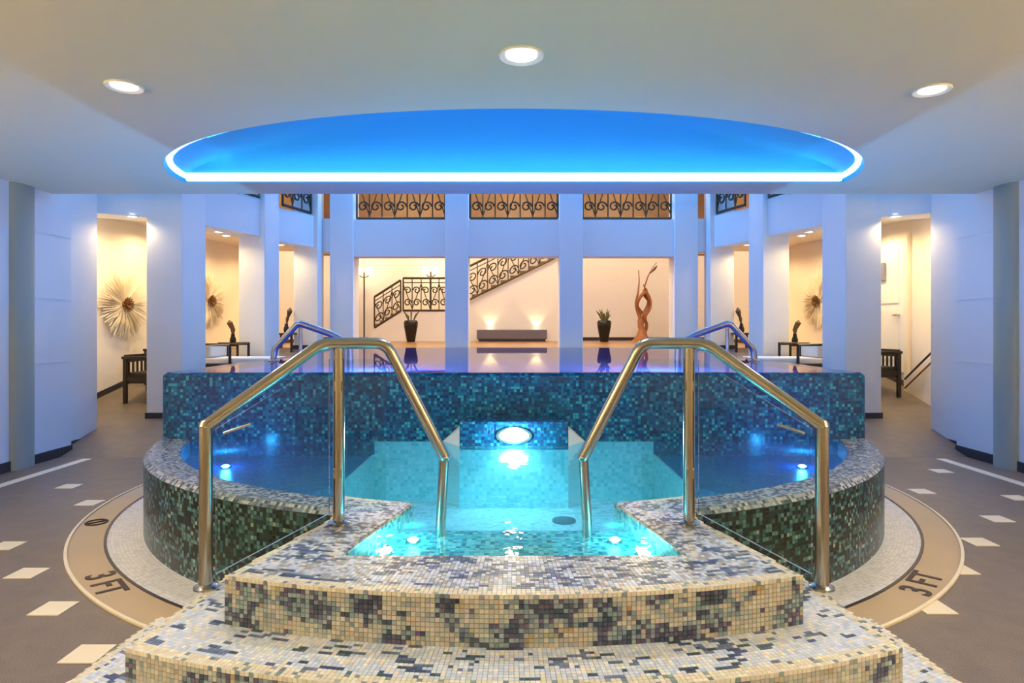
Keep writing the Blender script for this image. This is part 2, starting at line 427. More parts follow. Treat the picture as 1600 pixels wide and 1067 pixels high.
# LED strip in the recess
t = empty('cove_light_strip', (0, CY, CZ), 'bright blue white light strip lining the oval ceiling recess', 'light strip')
mb = MB().box(-CA+.05, CA-.05, CY-.06, CY-.02, CZ+.006, CZ+.082); part(mb, 'strip', M['led'], t)
for sgn in (-1, 1):
    ii = range(0, 15) if sgn < 0 else range(n-14, n+1)
    pts = [Vector((arc[i][0]*.985, CY-(CY-arc[i][1])*.985, CZ+.05)) for i in ii]
    mb = MB().tube(pts, .028, 8); part(mb, 'strip', M['led'], t)
pts = [Vector((arc[i][0]*.975, CY-(CY-arc[i][1])*.975, CZ+.05)) for i in range(14, n-13)]
part(MB().tube(pts, .02, 8), 'near_strip', M['ledblue'], t)
light('AREA', 'cove_glow', (0, CY-.12, CZ+.07), P_LED, LEDC, 6.2, (PI, 0, 0), t, sizey=.08)
# unseen bowl lamps added to warm the near ceiling, either side of the viewer
for s in (-1, 1):
    for k, y in enumerate((-.8, 1.3)):
        x = s*5.05; t = empty('wall_lamp', (x, y, 1.95), '%s bowl wall lamp on the %s side wall' % (['rear', 'forward'][k], {-1: 'left', 1: 'right'}[s]), 'lamp', 'bowl wall lamps')
        prof = [(.03, 1.86), (.10, 1.90), (.15, 1.98), (.16, 2.02), (.15, 2.02), (.09, 1.93)]
        part(MB().lathe(prof, x-s*.20, y, 20), 'bowl', M['white'], t, smooth=True)
        part(MB().tube([(x, y, 1.88), (x-s*.2, y, 1.88)], .015, 8), 'arm', M['steel'], t)
        part(MB().tube([(x, y, 1.88), (x-s*.015, y, 1.88)], .05, 14), 'wall_plate', M['steel'], t)
        light('AREA', 'wall_lamp_glow', (x-s*.20, y, 2.03), P_WARMFILL, (1, .74, .34), .24, (PI, 0, 0), t)
# recessed downlights
def downlight(x, y, z, label, r=.075, e=P_DOWN, lamp=True, grp=None, cat='downlight', col=DOWNC, spot=1.95):
    t = empty('recessed_downlight', (x, y, z), label, cat, grp)
    mb = MB(); k = 24
    prof = [(r, z-.002), (r*1.38, z-.012), (r*1.42, z-.004), (r*1.42, z+.01), (r, z+.01)]
    b0 = len(mb.v)
    for i in range(len(prof)):
        mb.strip([(x+prof[i][0]*math.cos(2*PI*j/k), y+prof[i][0]*math.sin(2*PI*j/k), prof[i][1]) for j in range(k+1)],
                 [(x+prof[(i+1) % 5][0]*math.cos(2*PI*j/k), y+prof[(i+1) % 5][0]*math.sin(2*PI*j/k), prof[(i+1) % 5][1]) for j in range(k+1)])
    part(mb, 'trim_ring', M['white'], t, smooth=True)
    mb = MB().lathe([(r*.2, z-.014), (r*.7, z-.012), (r*.97, z-.004), (r*.97, z+.006)], x, y, 24); part(mb, 'lens', M['downglow'], t, smooth=True)
    if lamp: light('SPOT', 'downlight_beam', (x, y, z-.03), e, col, .06, (0, 0, 0), t, spot, .6)
    return t
downlight(.04, 3.42, CZ, 'round recessed downlight in the middle of the near ceiling', .085)
downlight(-2.35, 3.86, CZ, 'round recessed downlight left of the ceiling recess')
downlight(2.56, 3.92, CZ, 'round recessed downlight right of the ceiling recess')
for k, (x, y) in enumerate(((-3.2, .6), (0, .3), (3.2, .6))):
    downlight(x, y, CZ, ['recessed downlight behind the viewer on the left', 'recessed downlight above the viewer', 'recessed downlight behind the viewer on the right'][k], e=P_DOWN*1.3)

# ------------------------------------------------------------------ hall: columns, lintels, corridors, gallery
mb = MB().box(-7, 7, 7.0, 17.8, HC, HC+.2); struct(mb.obj('ceiling', M['wall']))
# (xo, xi, y0, y1) outer/inner x magnitude
PIERS = [('first', 6.4, 5.14, 7.3, 7.9), ('second', 4.71, 4.25, 8.2, 8.83), ('third', 4.26, 3.85, 9.9, 10.5), ('fourth', 3.89, 3.46, 11.3, 11.65)]
side_word = {-1: 'left', 1: 'right'}
def column(xa, xb, y0, y1, zb, label, plinth=True):
    x0, x1 = min(xa, xb), max(xa, xb)
    t = empty('column', ((x0+x1)/2, (y0+y1)/2, zb), label, 'column', 'columns round the pool hall')
    part(MB().box(x0, x1, y0, y1, zb-.2, HC), 'shaft', M['wall'], t, bevel=.012)
    if plinth: part(MB().box(x0-.012, x1+.012, y0-.012, y1+.012, zb-.2, zb+.07), 'plinth', M['base'], t)
    return t
for s in (-1, 1):
    for nm, xo, xi, y0, y1 in PIERS:
        column(s*xo, s*xi, y0, y1, ramp(y0), 'white %s column from the front on the %s of the hall' % (nm, side_word[s]))
for s in (-1, 1):
    column(s*2.89, s*3.31, 11.5, 11.95, 1.07, 'white corner column at the far %s end of the pool' % side_word[s], False)
    column(s*.82, s*1.24, 11.5, 11.95, 1.07, 'white far column just %s of the hall middle' % side_word[s], False)
# side lintels
ti = 1
def lintel(p, q, z0, z1, th):
    global ti
    d = (Vector(q)-Vector(p)).normalized(); nrm = Vector((-d.y, d.x))
    if nrm.x*p[0] < 0: nrm = -nrm
    poly = [p, q, (q[0]+nrm.x*th, q[1]+nrm.y*th), (p[0]+nrm.x*th, p[1]+nrm.y*th)]
    o = struct(MB().prism(poly, z0, z1).obj('trim_%d' % ti, M['wall'])); ti += 1; return o
LZ = 2.85; GZ = 3.40
for s in (-1, 1):
    lintel((s*5.18, 7.88), (s*4.30, 8.4), LZ, GZ, .42)
    lintel((s*4.29, 8.8), (s*3.90, 9.95), LZ, GZ, .42)
    lintel((s*3.89, 10.4), (s*3.50, 11.4), LZ, GZ, .42)
    lintel((s*3.52, 11.55), (s*2.95, 11.62), 2.8, GZ, .35)
for x0, x1 in ((-2.9, -1.23), (-.83, .83), (1.23, 2.9)):
    o = struct(MB().box(x0, x1, 11.56, 11.9, 2.715, 3.38).obj('trim_%d' % ti, M['wall'])); ti += 1
# corridor ceilings (slabs) behind the lintels
for s in (-1, 1):
    poly = [(s*5.2, 7.9), (s*4.55, 8.5), (s*4.2, 10.0), (s*3.75, 11.6), (s*3.2, 11.85), (s*3.2, 13.2), (s*6.6, 13.2), (s*6.6, 7.9)]
    struct(MB().prism(poly, 3.0, 3.36).obj('ceiling', M['warmwall']))
struct(MB().box(-3.2, 3.2, 11.85, 13.2, 3.0, 3.36).obj('ceiling', M['warmwall']))
# outer walls
OW = [(5.95, 7.6), (5.75, 9.3), (5.55, 11.0), (5.3, 13.0), (5.2, 17.3)]
for s in (-1, 1):
    A = [(s*x, y) for x, y in OW]; poly = A+[(s*(x+.3), y) for x, y in OW[::-1]]
    struct(MB().prism(poly, 0, 3.36).obj('wall_'+side_word[s], M['warmwall']))
    struct(MB().prism(poly, 3.36, HC).obj('wall_'+side_word[s], M['gallery']))
    bb = [(s*x, y) for x, y in OW]+[(s*(x-.015), y) for x, y in OW[::-1]]
    mb = MB()
    for i in range(len(OW)-1):
        (x1, y1), (x2, y2) = OW[i], OW[i+1]
        mb.prism([(s*x1, y1), (s*x2, y2), (s*(x2-.015), y2), (s*(x1-.015), y1)], lambda X, Y: ramp(Y), lambda X, Y: ramp(Y)+.08)
    struct(mb.obj('baseboard_'+side_word[s], M['base']))
struct(MB().box(-5.5, 5.5, 17.3, 17.5, 1.0, 3.36).obj('wall_back', M['warmwall']))
struct(MB().box(-5.5, 5.5, 17.3, 17.5, 3.36, HC).obj('wall_back', M['gallery']))
struct(MB().box(-5.2, 5.2, 17.285, 17.3, 1.07, 1.16).obj('baseboard_back', M['base']))

# ------------------------------------------------------------------ upper pool
t = empty('upper_pool', (0, (YW+YB)/2, 0), 'raised rectangular pool with blue mosaic front wall and mirror-still water', 'pool')
rc = .09
def rrect(hw, y0, y1, r, k=6):
    pts = []
    for cx, cy, a0 in ((hw-r, y0+r, -PI/2), (hw-r, y1-.001, 0)):
        if cy > y0+r+1: pts.append((hw, y1)); continue
        for i in range(k+1): pts.append((cx+r*math.cos(a0+PI/2*i/k), cy+r*math.sin(a0+PI/2*i/k)))
    left = [(-x, y) for x, y in pts[::-1]]
    return left+pts           # from (-hw,y1) round the front to (hw,y1)
outl = rrect(HWU, YW, YB, rc)
lo = [(x, y, -.02) for x, y in outl]; hi = [(x, y, ZU-.02) for x, y in outl]
hi2 = [(x*(1-.02/HWU), y+.02*(1 if y < 6 else 0), ZU) for x, y in outl]
mb = MB(); mb.strip(lo, hi); mb.strip(hi, hi2); part(mb, 'front_wall', M['upper'], t)
mb = MB(); HW2 = 2.42; YF = YW+.10
mb.face([(-HWU+.02, YW+.02+rc, ZU), (-HW2, YW+.02+rc, ZU), (-HW2, YB, ZU), (-HWU+.02, YB, ZU)])
mb.face([(HW2, YW+.02+rc, ZU), (HWU-.02, YW+.02+rc, ZU), (HWU-.02, YB, ZU), (HW2, YB, ZU)])
mb.face([(-HWU+.02+rc, YW+.02, ZU), (HWU-.02-rc, YW+.02, ZU), (HWU-.02, YW+.02+rc, ZU), (-HWU+.02, YW+.02+rc, ZU)])
part(mb, 'coping', M['upper'], t)
mb = MB()
y0 = YW+.02+rc; zb = .25
mb.face([(-HW2, y0, ZU), (HW2, y0, ZU), (HW2, y0, zb), (-HW2, y0, zb)])
mb.face([(-HW2, YB, ZU), (-HW2, y0, ZU), (-HW2, y0, zb), (-HW2, YB, zb)]); mb.face([(HW2, y0, ZU), (HW2, YB, ZU), (HW2, YB, zb), (HW2, y0, zb)])
mb.face([(HW2, YB, ZU), (-HW2, YB, ZU), (-HW2, YB, zb), (HW2, YB, zb)]); mb.face([(-HW2, y0, zb), (HW2, y0, zb), (HW2, YB, zb), (-HW2, YB, zb)])
part(mb, 'basin', M['deepbasin'], t)
mb = MB(); mb.face([(-HW2-.25, YW+.03, ZU+.003), (HW2+.25, YW+.03, ZU+.003), (HW2+.25, YB, ZU+.003), (-HW2-.25, YB, ZU+.003)]); part(mb, 'water', M['water2'], t)

# ------------------------------------------------------------------ lower pool
PH0 = math.asin(.90/EA)
t = empty('lower_pool', (0, 4.2, 0), 'rounded lower pool with dark mosaic outside and glowing turquoise water', 'pool')
ZF = .05; ZWL = .525; RW = .24
for s in (-1, 1):
    n = 48; ph = [s*(PH0+(PHI_W-PH0)*i/n) for i in range(n+1)]
    o0 = [(*ell(0, p), 0) for p in ph]; o1 = [(*ell(0, p), ZL-.03) for p in ph]; o2 = [(*ell(.03, p), ZL) for p in ph]
    i2 = [(*ell(RW-.02, p), ZL-.008) for p in ph]; i1 = [(*ell(RW, p), ZL-.02) for p in ph]; i0 = [(*ell(RW, p), ZF) for p in ph]
    def st(a, c, m_, nm):
        mb = MB(); mb.strip(a, c) if s > 0 else mb.strip(a[::-1], c[::-1]); part(mb, nm, m_, t)
    st(o0, o1, M['outer'], 'outer_wall')
    mb = MB()
    for a, c in ((o1, o2), (o2, i2), (i2, i1)): mb.strip(a, c) if s > 0 else mb.strip(a[::-1], c[::-1])
    part(mb, 'rim', M['rim'], t)
    st(i1, i0, M['inner'], 'inner_wall')
    # underwater bench along the side
    n2 = 24; q = [s*(.62+(PHI_W-.62)*i/n2) for i in range(n2+1)]
    poly = [ell(RW-.02, p) for p in q]+[(s*1.15, YW), (s*1.15, 4.2)]
    part(MB().prism(poly, ZF-.02, .40), 'bench', M['bench_m'], t)
    part(MB().box(min(s*1.15, s*1.13), max(s*1.15, s*1.13), 4.2, YW, ZF, .41), 'bench_front', M['bottom'], t)
n = 60
bd = [(*ell(RW-.01, -PHI_W+2*PHI_W*i/n),) for i in range(n+1)]
mb = MB(); mb.face([(x, y, ZF) for x, y in bd]+[(bd[-1][0], YW+.02, ZF), (bd[0][0], YW+.02, ZF)]); part(mb, 'basin_floor', M['bottom'], t)
# water sheet: pool plus the entry notch
NX0, NY0, NX1, NY1 = .69, 2.55, .52, 3.30
bdl = [ell(RW-.01, -PHI_W+(PHI_W-.30)*i/40) for i in range(41)]
wp = bdl+[(-NX1-.04, 3.40), (-NX1, NY1), (-NX0, NY0), (NX0, NY0), (NX1, NY1), (NX1+.04, 3.40)]+[(-x, y) for x, y in bdl[::-1]]
mb = MB(); mb.face([(x, y, ZWL) for x, y in wp]); part(mb, 'water', M['water'], t)
# entry ledges under water
part(MB().prism([(-NX0-.03, NY0-.03), (NX0+.03, NY0-.03), (NX1+.05, 3.15), (-NX1-.05, 3.15)], 0, .445), 'entry_ledge', M['ledge'], t)
part(MB().prism([(-NX1-.05, 3.15), (NX1+.05, 3.15), (NX1+.05, 3.42), (-NX1-.05, 3.42)], 0, .25), 'entry_ledge', M['inner'], t)
part(MB().box(-1.13, 1.13, YW-.015, YW+.01, ZF, .515), 'underwater_panel', M['bottom'], t)  # pale tiles stand in for light scattered by the water over the wall
# central block with the lamp at the foot of the upper wall
mb = MB().box(-.42, .42, 4.93, YW+.02, .50, .72); part(mb, 'lamp_block', M['upper'], t, bevel=.01)
mb = MB().box(-.42, .42, 4.93, YW+.02, ZF, .50); part(mb, 'lamp_block_base', M['bottom'], t)  # block foot coloured pale to imitate the glow under water
for s in (-1, 1):
    mb = MB().prism([(s*.42, 4.93), (s*.42, YW+.01), (s*.60, YW+.01)], ZF, lambda X, Y: .66 if abs(X) < .5 else .50); part(mb, 'lamp_cheek', M['white'], t)
part(MB().lathe([(.085, ZF), (.085, ZF+.012), (.05, ZF+.02)], .36, 4.6, 20), 'drain_cover', M['drain'], t, smooth=True)
# pool lamps
def pool_lamp(x, y, z, label, r, e, rot, col=CYAN, mat='poolglow', grp='lamps in the lower pool', flat=True, dr=-1):
    t = empty('pool_lamp', (x, y, z), label, 'lamp', grp)
    if flat:
        part(MB().lathe([(r*1.4, z), (r*1.4, z+.006), (r*1.05, z+.012)], x, y, 16), 'bezel', M['steel'], t, smooth=True)
        part(MB().lathe([(r, z+.010), (r, z+.014), (r*.6, z+.022)], x, y, 16), 'lens', M[mat], t, smooth=True)
        light('POINT', 'pool_lamp_light', (x, y, z+.05), e, col, .03, parent=t)
    else:
        k = 24
        def disc(w, h, y0, y1, w2, h2):
            mb = MB(); A = [(x+w*math.cos(2*PI*j/k), y0, z+h*math.sin(2*PI*j/k)) for j in range(k+1)]; B = [(x+w2*math.cos(2*PI*j/k), y1, z+h2*math.sin(2*PI*j/k)) for j in range(k+1)]
            mb.strip(A, B); mb.face(B[:-1]); return mb
        part(disc(r*1.15, r*.55, y+.002*dr, y+.012*dr, r*1.15, r*.55), 'bezel', M['steel'], t)
        part(disc(r, r*.42, y+.010*dr, y+.022*dr, r*.8, r*.3), 'lens', M[mat], t)
        light('POINT', 'pool_lamp_light', (x, y+.08*dr, z), e, col, .05, parent=t)
    return t
pool_lamp(0, 4.93, .61, 'bright lamp on the middle of the blue wall above the turquoise water', .12, P_POOL*1.3, 0, (.5, .95, 1), flat=False)
for s in (-1, 1):
    sw = side_word[s]
    pool_lamp(s*.565, 2.84, .445, 'outer small lamp under water by the %s edge of the entry notch' % sw, .026, P_POOL*.10, 0)
    pool_lamp(s*.47, 2.98, .445, 'inner small lamp under water near the %s handrail foot' % sw, .026, P_POOL*.10, 0)
    pool_lamp(s*2.14, 4.75, .40, 'lone lamp in the deep blue water on the %s side' % sw, .03, P_POOL*.55, 0, (.03, .35, 1), 'poolglow' if s < 0 else 'poolglow_w')
    pool_lamp(s*.30, 3.42, .16, 'lamp on the hidden back of the entry ledge, %s side' % sw, .06, P_POOL*.45, 0, flat=False, dr=1)  # added out of sight to brighten the lower pool water
    t = empty('pool_lamp', (s*1.2, YW+.13, .8), 'underwater lamp inside the front wall of the upper pool, %s side' % sw, 'lamp', 'lamps in the upper pool')  # hidden lamps added to throw blue up through the water
    part(MB().tube([(s*1.2, YW+.13, .8), (s*1.2, YW+.145, .8)], .07, 16), 'bezel', M['steel'], t)
    part(MB().tube([(s*1.2, YW+.145, .8), (s*1.2, YW+.155, .8)], .055, 16), 'lens', M['poolglow'], t)
    light('POINT', 'pool_lamp_light', (s*1.2, YW+.3, .8), P_UP, (.06, .36, 1), .06, parent=t)

# ------------------------------------------------------------------ mosaic stairs
SC = (0, 5.5); SR = [3.33, 3.58, 3.83]; SZ = [.54, .36, .18]; SXE = [1.06, 1.32, 1.62]
BACK = [None, (1.25, 2.78, .98), (1.55, 2.78, 1.2)]
def arcpts(r, xe, n=40):
    th = math.asin(xe/r); return [(r*math.sin(-th+2*th*i/n), SC[1]-r*math.cos(-th+2*th*i/n)) for i in range(n+1)]
def rounded(a, xe_flank, r=.05): return a
poly1 = arcpts(SR[0], SXE[0])+[(.87, 3.03), (.90, 3.20), (.96, 3.46), (NX1, 3.30), (NX0, NY0), (-NX0, NY0), (-NX1, 3.30), (-.96, 3.46), (-.90, 3.20), (-.87, 3.03)]
hull1 = arcpts(SR[0], SXE[0])+[(.87, 3.03), (.96, 3.46), (-.96, 3.46), (-.87, 3.03)]
poly2 = arcpts(SR[1], SXE[1])+[(1.26, 2.80), (-1.26, 2.80)]
poly3 = arcpts(SR[2], SXE[2])+[(1.56, 2.80), (-1.56, 2.80)]
t = empty('mosaic_stairs', (0, 2.3, 0), 'curved mosaic stairs in beige, grey and navy leading into the lower pool', 'stairs')
IN = .004
def inset(poly, d):
    cx = sum(p[0] for p in poly)/len(poly); cy = sum(p[1] for p in poly)/len(poly)
    return [(p[0]-d*(1 if p[0] > 0 else -1)*(abs(p[0]) > .3), p[1]+(d if p[1] < 2.4 else 0)) for p in poly]
mb = MB(); mb.prism(inset(poly1, IN), .0, SZ[0]-IN); landing = part(mb, 'landing', M['stepbody'], t)
mb = MB(); mb.prism(inset(poly2, IN), .0, SZ[1]-IN); st2 = part(mb, 'step', M['stepbody'], t)
mb = MB(); mb.prism(inset(poly3, IN), .0, SZ[2]-IN); st3 = part(mb, 'step', M['stepbody'], t)
# tiles
def inside(p, poly):
    x, y = p; c = False; j = len(poly)-1
    for i in range(len(poly)):
        xi, yi = poly[i]; xj, yj = poly[j]
        if (yi > y) != (yj > y) and x < (xj-xi)*(y-yi)/(yj-yi)+xi: c = not c
        j = i
    return c
def edge_dist(p, poly, skip=None):
    best = 9
    for i in range(len(poly)):
        a, b_ = poly[i], poly[(i+1) % len(poly)]
        dx, dy = b_[0]-a[0], b_[1]-a[1]; q = max(0, min(1, ((p[0]-a[0])*dx+(p[1]-a[1])*dy)/(dx*dx+dy*dy+1e-12)))
        best = min(best, math.hypot(p[0]-a[0]-q*dx, p[1]-a[1]-q*dy))
    return best
class Tiles:
    def __init__(s): s.v = []; s.f = []; s.c = []
    def add(s, q, nrm, col, h=.004):
        c = sum((Vector(p) for p in q), Vector())/4; b0 = len(s.v); nrm = Vector(nrm)
        for p in q: s.v.append(tuple(c+(Vector(p)-c)*.95-nrm*h))
        for p in q: s.v.append(tuple(c+(Vector(p)-c)*.88))
        s.f.append((b0+4, b0+5, b0+6, b0+7))
        for k in range(4): s.f.append((b0+k, b0+(k+1) % 4, b0+4+(k+1) % 4, b0+4+k))
        s.c += [(*lin(col), 1)]*8
    def obj(s, name, parent, root):
        L0 = root.location
        me = bpy.data.meshes.new(name); me.from_pydata([(x-L0[0], y-L0[1], z-L0[2]) for x, y, z in s.v], [], s.f); me.update()
        a = me.attributes.new('tile_color', 'FLOAT_COLOR', 'POINT'); a.data.foreach_set('color', [q for c in s.c for q in c])
        me.materials.append(M['tile']); o = bpy.data.objects.new(name, me); COL.objects.link(o); o.parent = parent
        o['kind'] = 'stuff'; return o
rr = random.Random(11)
def jit(c, a=9): d = rr.uniform(-a, a); return tuple(max(0, min(255, v+d+rr.uniform(-4, 4))) for v in c)
BEIGE = [(188, 188, 182), (176, 178, 172), (200, 198, 192), (158, 168, 172), (190, 180, 164)]
GREYS = [(134, 154, 164), (120, 142, 156), (152, 166, 174), (112, 130, 148)]
DARK = [(62, 74, 100), (78, 78, 108), (92, 86, 116), (52, 66, 88)]
PALE = [(214, 224, 246), (204, 218, 244), (226, 232, 246), (192, 208, 238)]
CREAM = [(228, 225, 212), (220, 215, 200), (234, 231, 220), (224, 219, 206)]
SLATE = [(70, 96, 130), (92, 114, 148), (66, 80, 134), (104, 120, 170), (58, 82, 108)]
def riser_grid(nu, nv, dens):
    g = [[rr.choice(BEIGE) for _ in range(nv)] for _ in range(nu)]
    for _ in range(nu*nv//30):
        u, v = rr.randrange(nu), rr.randrange(nv)
        c = rr.choice(BEIGE+[(160, 158, 130), (172, 150, 120)])
        for a in range(rr.randint(1, 3)):
            for b_ in range(rr.randint(1, 3)):
                if u+a < nu and v+b_ < nv: g[u+a][v+b_] = jit(c, 6)
    def lattice(su, sv):
        W, H = int(nu/su)+3, int(nv/sv)+3; G = [[rr.random() for _ in range(H)] for _ in range(W)]
        def f(u, v):
            a, b_ = u/su, v/sv; i, j = int(a), int(b_); p, q = a-i, b_-j
            p = p*p*(3-2*p); q = q*q*(3-2*q)
            return (G[i][j]*(1-p)+G[i+1][j]*p)*(1-q)+(G[i][j+1]*(1-p)+G[i+1][j+1]*p)*q
        return f
    f1, f2 = lattice(5.5, 7), lattice(2.2, 2.0)
    for uu in range(nu):
        for vv in range(nv):
            q = f1(uu, vv)*.6+f2(uu, vv)*.4+rr.uniform(-.05, .05)
            if q > .55: g[uu][vv] = rr.choice(GREYS)
            if .55 < q < .59 and rr.random() < .7 or q > .55 and rr.random() < .2: g[uu][vv] = rr.choice(DARK)
            elif q > .70: g[uu][vv] = rr.choice(DARK)
            elif q < .55 and rr.random() < .03: g[uu][vv] = rr.choice(GREYS)
    return g
TS = .0168
def riser(k, z0, z1, root, parent):
    r = SR[k]; th = math.asin(SXE[k]/r); nu = int(2*th*r/TS); nv = max(3, round((z1-z0-.02)/TS))
    g = riser_grid(nu, nv, .92); T = Tiles(); dz = (z1-z0)/(nv+1)
    for i in range(nu):
        a0, a1 = -th+2*th*i/nu, -th+2*th*(i+1)/nu
        for j in range(nv+1):
            P = lambda a, z: (r*math.sin(a), SC[1]-r*math.cos(a), z)
            am = (a0+a1)/2
            col = jit(rr.choice(CREAM)) if j == nv else jit(g[i][j])
            if j == nv and rr.random() < .12: col = jit(rr.choice(GREYS))
            T.add([P(a0, z0+j*dz), P(a1, z0+j*dz), P(a1, z0+(j+1)*dz), P(a0, z0+(j+1)*dz)], (math.sin(am), -math.cos(am), 0), col)
    T.obj('riser_tiles', parent, root)
def blotch(nu, nv, n, lmin, lmax):
    g = {}
    for _ in range(n):
        u, v = rr.randrange(nu), rr.randrange(nv)
        for q in range(rr.randint(1, 4)):
            L_ = rr.randint(lmin, lmax); uu, vv = u+rr.randint(-3, 3), v+q
            c = rr.choice(SLATE)
            for a in range(L_): g[(uu+a, vv)] = c
    return g
def tread(poly, hole, z, root, parent, rmax, kind):
    T = Tiles(); th = .62; rmin = 2.0
    nv = int((rmax-rmin)/TS); nu = int(2*th*rmax/TS)
    g = blotch(nu, nv, int(nu*nv*(.030 if kind else .055)), 1, 4)
    for j in range(nv):
        r0, r1 = rmax-j*TS, rmax-(j+1)*TS; rm = (r0+r1)/2
        for i in range(nu):
            a0, a1 = -th+2*th*i/nu, -th+2*th*(i+1)/nu; am = (a0+a1)/2
            p = (rm*math.sin(am), SC[1]-rm*math.cos(am))
            if not inside(p, poly): continue
            if hole and inside(p, hole): continue
            e = edge_dist(p, poly)
            if e < .008: continue
            outer_edge = e < .042 and not (kind == 0 and (abs(p[0]) < NX0+.02 and p[1] > 2.4) and not abs(p[0]) > .8)
            if outer_edge: col = rr.choice(CREAM) if rr.random() < .9 else rr.choice(GREYS)
            elif (i, j) in g: col = g[(i, j)]
            elif kind: col = rr.choice(PALE) if rr.random() < .88 else rr.choice(CREAM)
            else: col = rr.choice(PALE+[(150, 164, 186), (170, 178, 192), (176, 170, 164)])
            P = lambda a, r: (r*math.sin(a), SC[1]-r*math.cos(a), z)
            T.add([P(a0, r0), P(a1, r0), P(a1, r1), P(a0, r1)], (0, 0, 1), jit(col))
    T.obj('tread_tiles', parent, root)
riser(0, SZ[1], SZ[0], t, landing); riser(1, SZ[2], SZ[1], t, st2); riser(2, 0, SZ[2], t, st3)
tread(poly1, None, SZ[0], t, landing, SR[0], 0)
tread(poly2, hull1, SZ[1], t, st2, SR[1], 1)
tread(poly3, poly2, SZ[2], t, st3, SR[2], 1)

# ------------------------------------------------------------------ handrails with glass
def smooth_path(pts, r=.06, k=5):
    P = [Vector(p) for p in pts]; out = [P[0]]
    for i in range(1, len(P)-1):
        d1 = (P[i-1]-P[i]); d2 = (P[i+1]-P[i]); l = min(r, d1.length*.45, d2.length*.45)
        a = P[i]+d1.normalized()*l; b_ = P[i]+d2.normalized()*l
        for j in range(k+1):
            u = j/k; out.append(a*(1-u)**2+P[i]*2*u*(1-u)+b_*u*u)
    out.append(P[-1]); return out
for s in (-1, 1):
    sw = side_word[s]
    t = empty('handrail', (s*.81, 2.96, 0), 'bent steel handrail with glass infill on the %s of the mosaic stairs' % sw, 'handrail', 'handrails by the mosaic stairs')
    A0 = (s*1.285, 2.67, SZ[1]); A1 = (s*1.285, 2.67, 1.035); B1 = (s*.88, 2.93, 1.372); B0 = (s*.81, 2.96, SZ[0]); B2 = (s*.60, 3.0, 1.372)
    Bm = (s*.81, 2.96, 1.372)
    C1 = (s*.335, 3.08, .82); C0 = (s*.355, 3.08, .44)
    part(MB().tube(smooth_path([A1, B1, B2, C1], .05), .027, 14), 'top_rail', M['steel'], t, smooth=True)
    part(MB().tube([A0, A1], .027, 14), 'post', M['steel'], t, smooth=True)
    part(MB().tube([B0, Bm], .027, 14), 'post', M['steel'], t, smooth=True)
    part(MB().tube([C0, C1], .024, 14), 'post', M['steel'], t, smooth=True)
    for q in (A1, C1): # ball joints at the knees
        mb = MB().lathe([(.003, q[2]-.029), (.02, q[2]-.022), (.029, q[2]), (.02, q[2]+.022), (.003, q[2]+.029)], q[0], q[1], 14)
        part(mb, 'knee_joint', M['steel'], t, smooth=True)
    for q in (A0, B0): part(MB().lathe([(.05, q[2]), (.05, q[2]+.008), (.034, q[2]+.016)], q[0], q[1], 18), 'base_flange', M['steel'], t, smooth=True)
    def pane(p, q, zp0, zq0, zp1, zq1):
        p, q = Vector(p[:2]), Vector(q[:2]); d = (q-p).normalized(); nn_ = Vector((-d.y, d.x))*.006
        mb = MB(); a = [(p.x, p.y, zp0), (q.x, q.y, zq0), (q.x, q.y, zq1), (p.x, p.y, zp1)]
        f = [(x-nn_.x, y-nn_.y, z) for x, y, z in a]; b_ = [(x+nn_.x, y+nn_.y, z) for x, y, z in a]
        mb.face(f); mb.face(b_[::-1])
        for i in range(4): mb.face([f[(i+1) % 4], f[i], b_[i], b_[(i+1) % 4]])
        return part(mb, 'glass_panel', M['glass'], t)
    A = Vector(A1); Bv = Vector(B1)
    pa = A.lerp(Bv, .08); pb = Vector((s*.85, 2.945, 0))
    pane((pa.x, pa.y), (pb.x, pb.y), SZ[1]+.05, SZ[0]+.05, 1.02, 1.30)
    pane((s*.775, 2.965), (s*.60, 3.0), SZ[0]+.05, SZ[0]+.05, 1.30, 1.30)
    part(MB().tube([(pa.x-s*.03, pa.y, 1.0), (pa.x-s*.12, pa.y+.06, 1.03)], .006, 8), 'glass_clamp', M['steel'], t)  # steel bar standing in for a reflection along the glass top edge
    for z in (.75, 1.15): part(MB().box(s*.81-.02-(0 if s > 0 else .0), s*.81+.02, 2.935, 2.985, z, z+.05), 'glass_clamp', M['steel'], t, bevel=.006)
    # far rail over the upper pool edge
    t = empty('pool_rail', (s*2.55, 7.0, ZU), 'small peaked steel rail on the %s edge of the upper pool' % sw, 'handrail', 'peaked rails at the upper pool')
    pts = [(s*2.63, 7.0, ZU), (s*2.62, 7.0, 1.20), (s*2.36, 7.0, 1.49), (s*2.0, 7.05, 1.36), (s*1.82, 7.1, 1.25), (s*1.80, 7.1, .8)]
    part(MB().tube(smooth_path(pts, .05), .035, 12), 'rail', M['bluesteel'], t, smooth=True)
    part(MB().tube([(s*2.34, 7.02, ZU), (s*2.34, 7.02, 1.46)], .02, 10), 'post', M['bluesteel'], t, smooth=True)
    part(MB().lathe([(.06, ZU), (.06, ZU+.012), (.04, ZU+.02)], s*2.63, 7.0, 16), 'base_flange', M['bluesteel'], t, smooth=True)

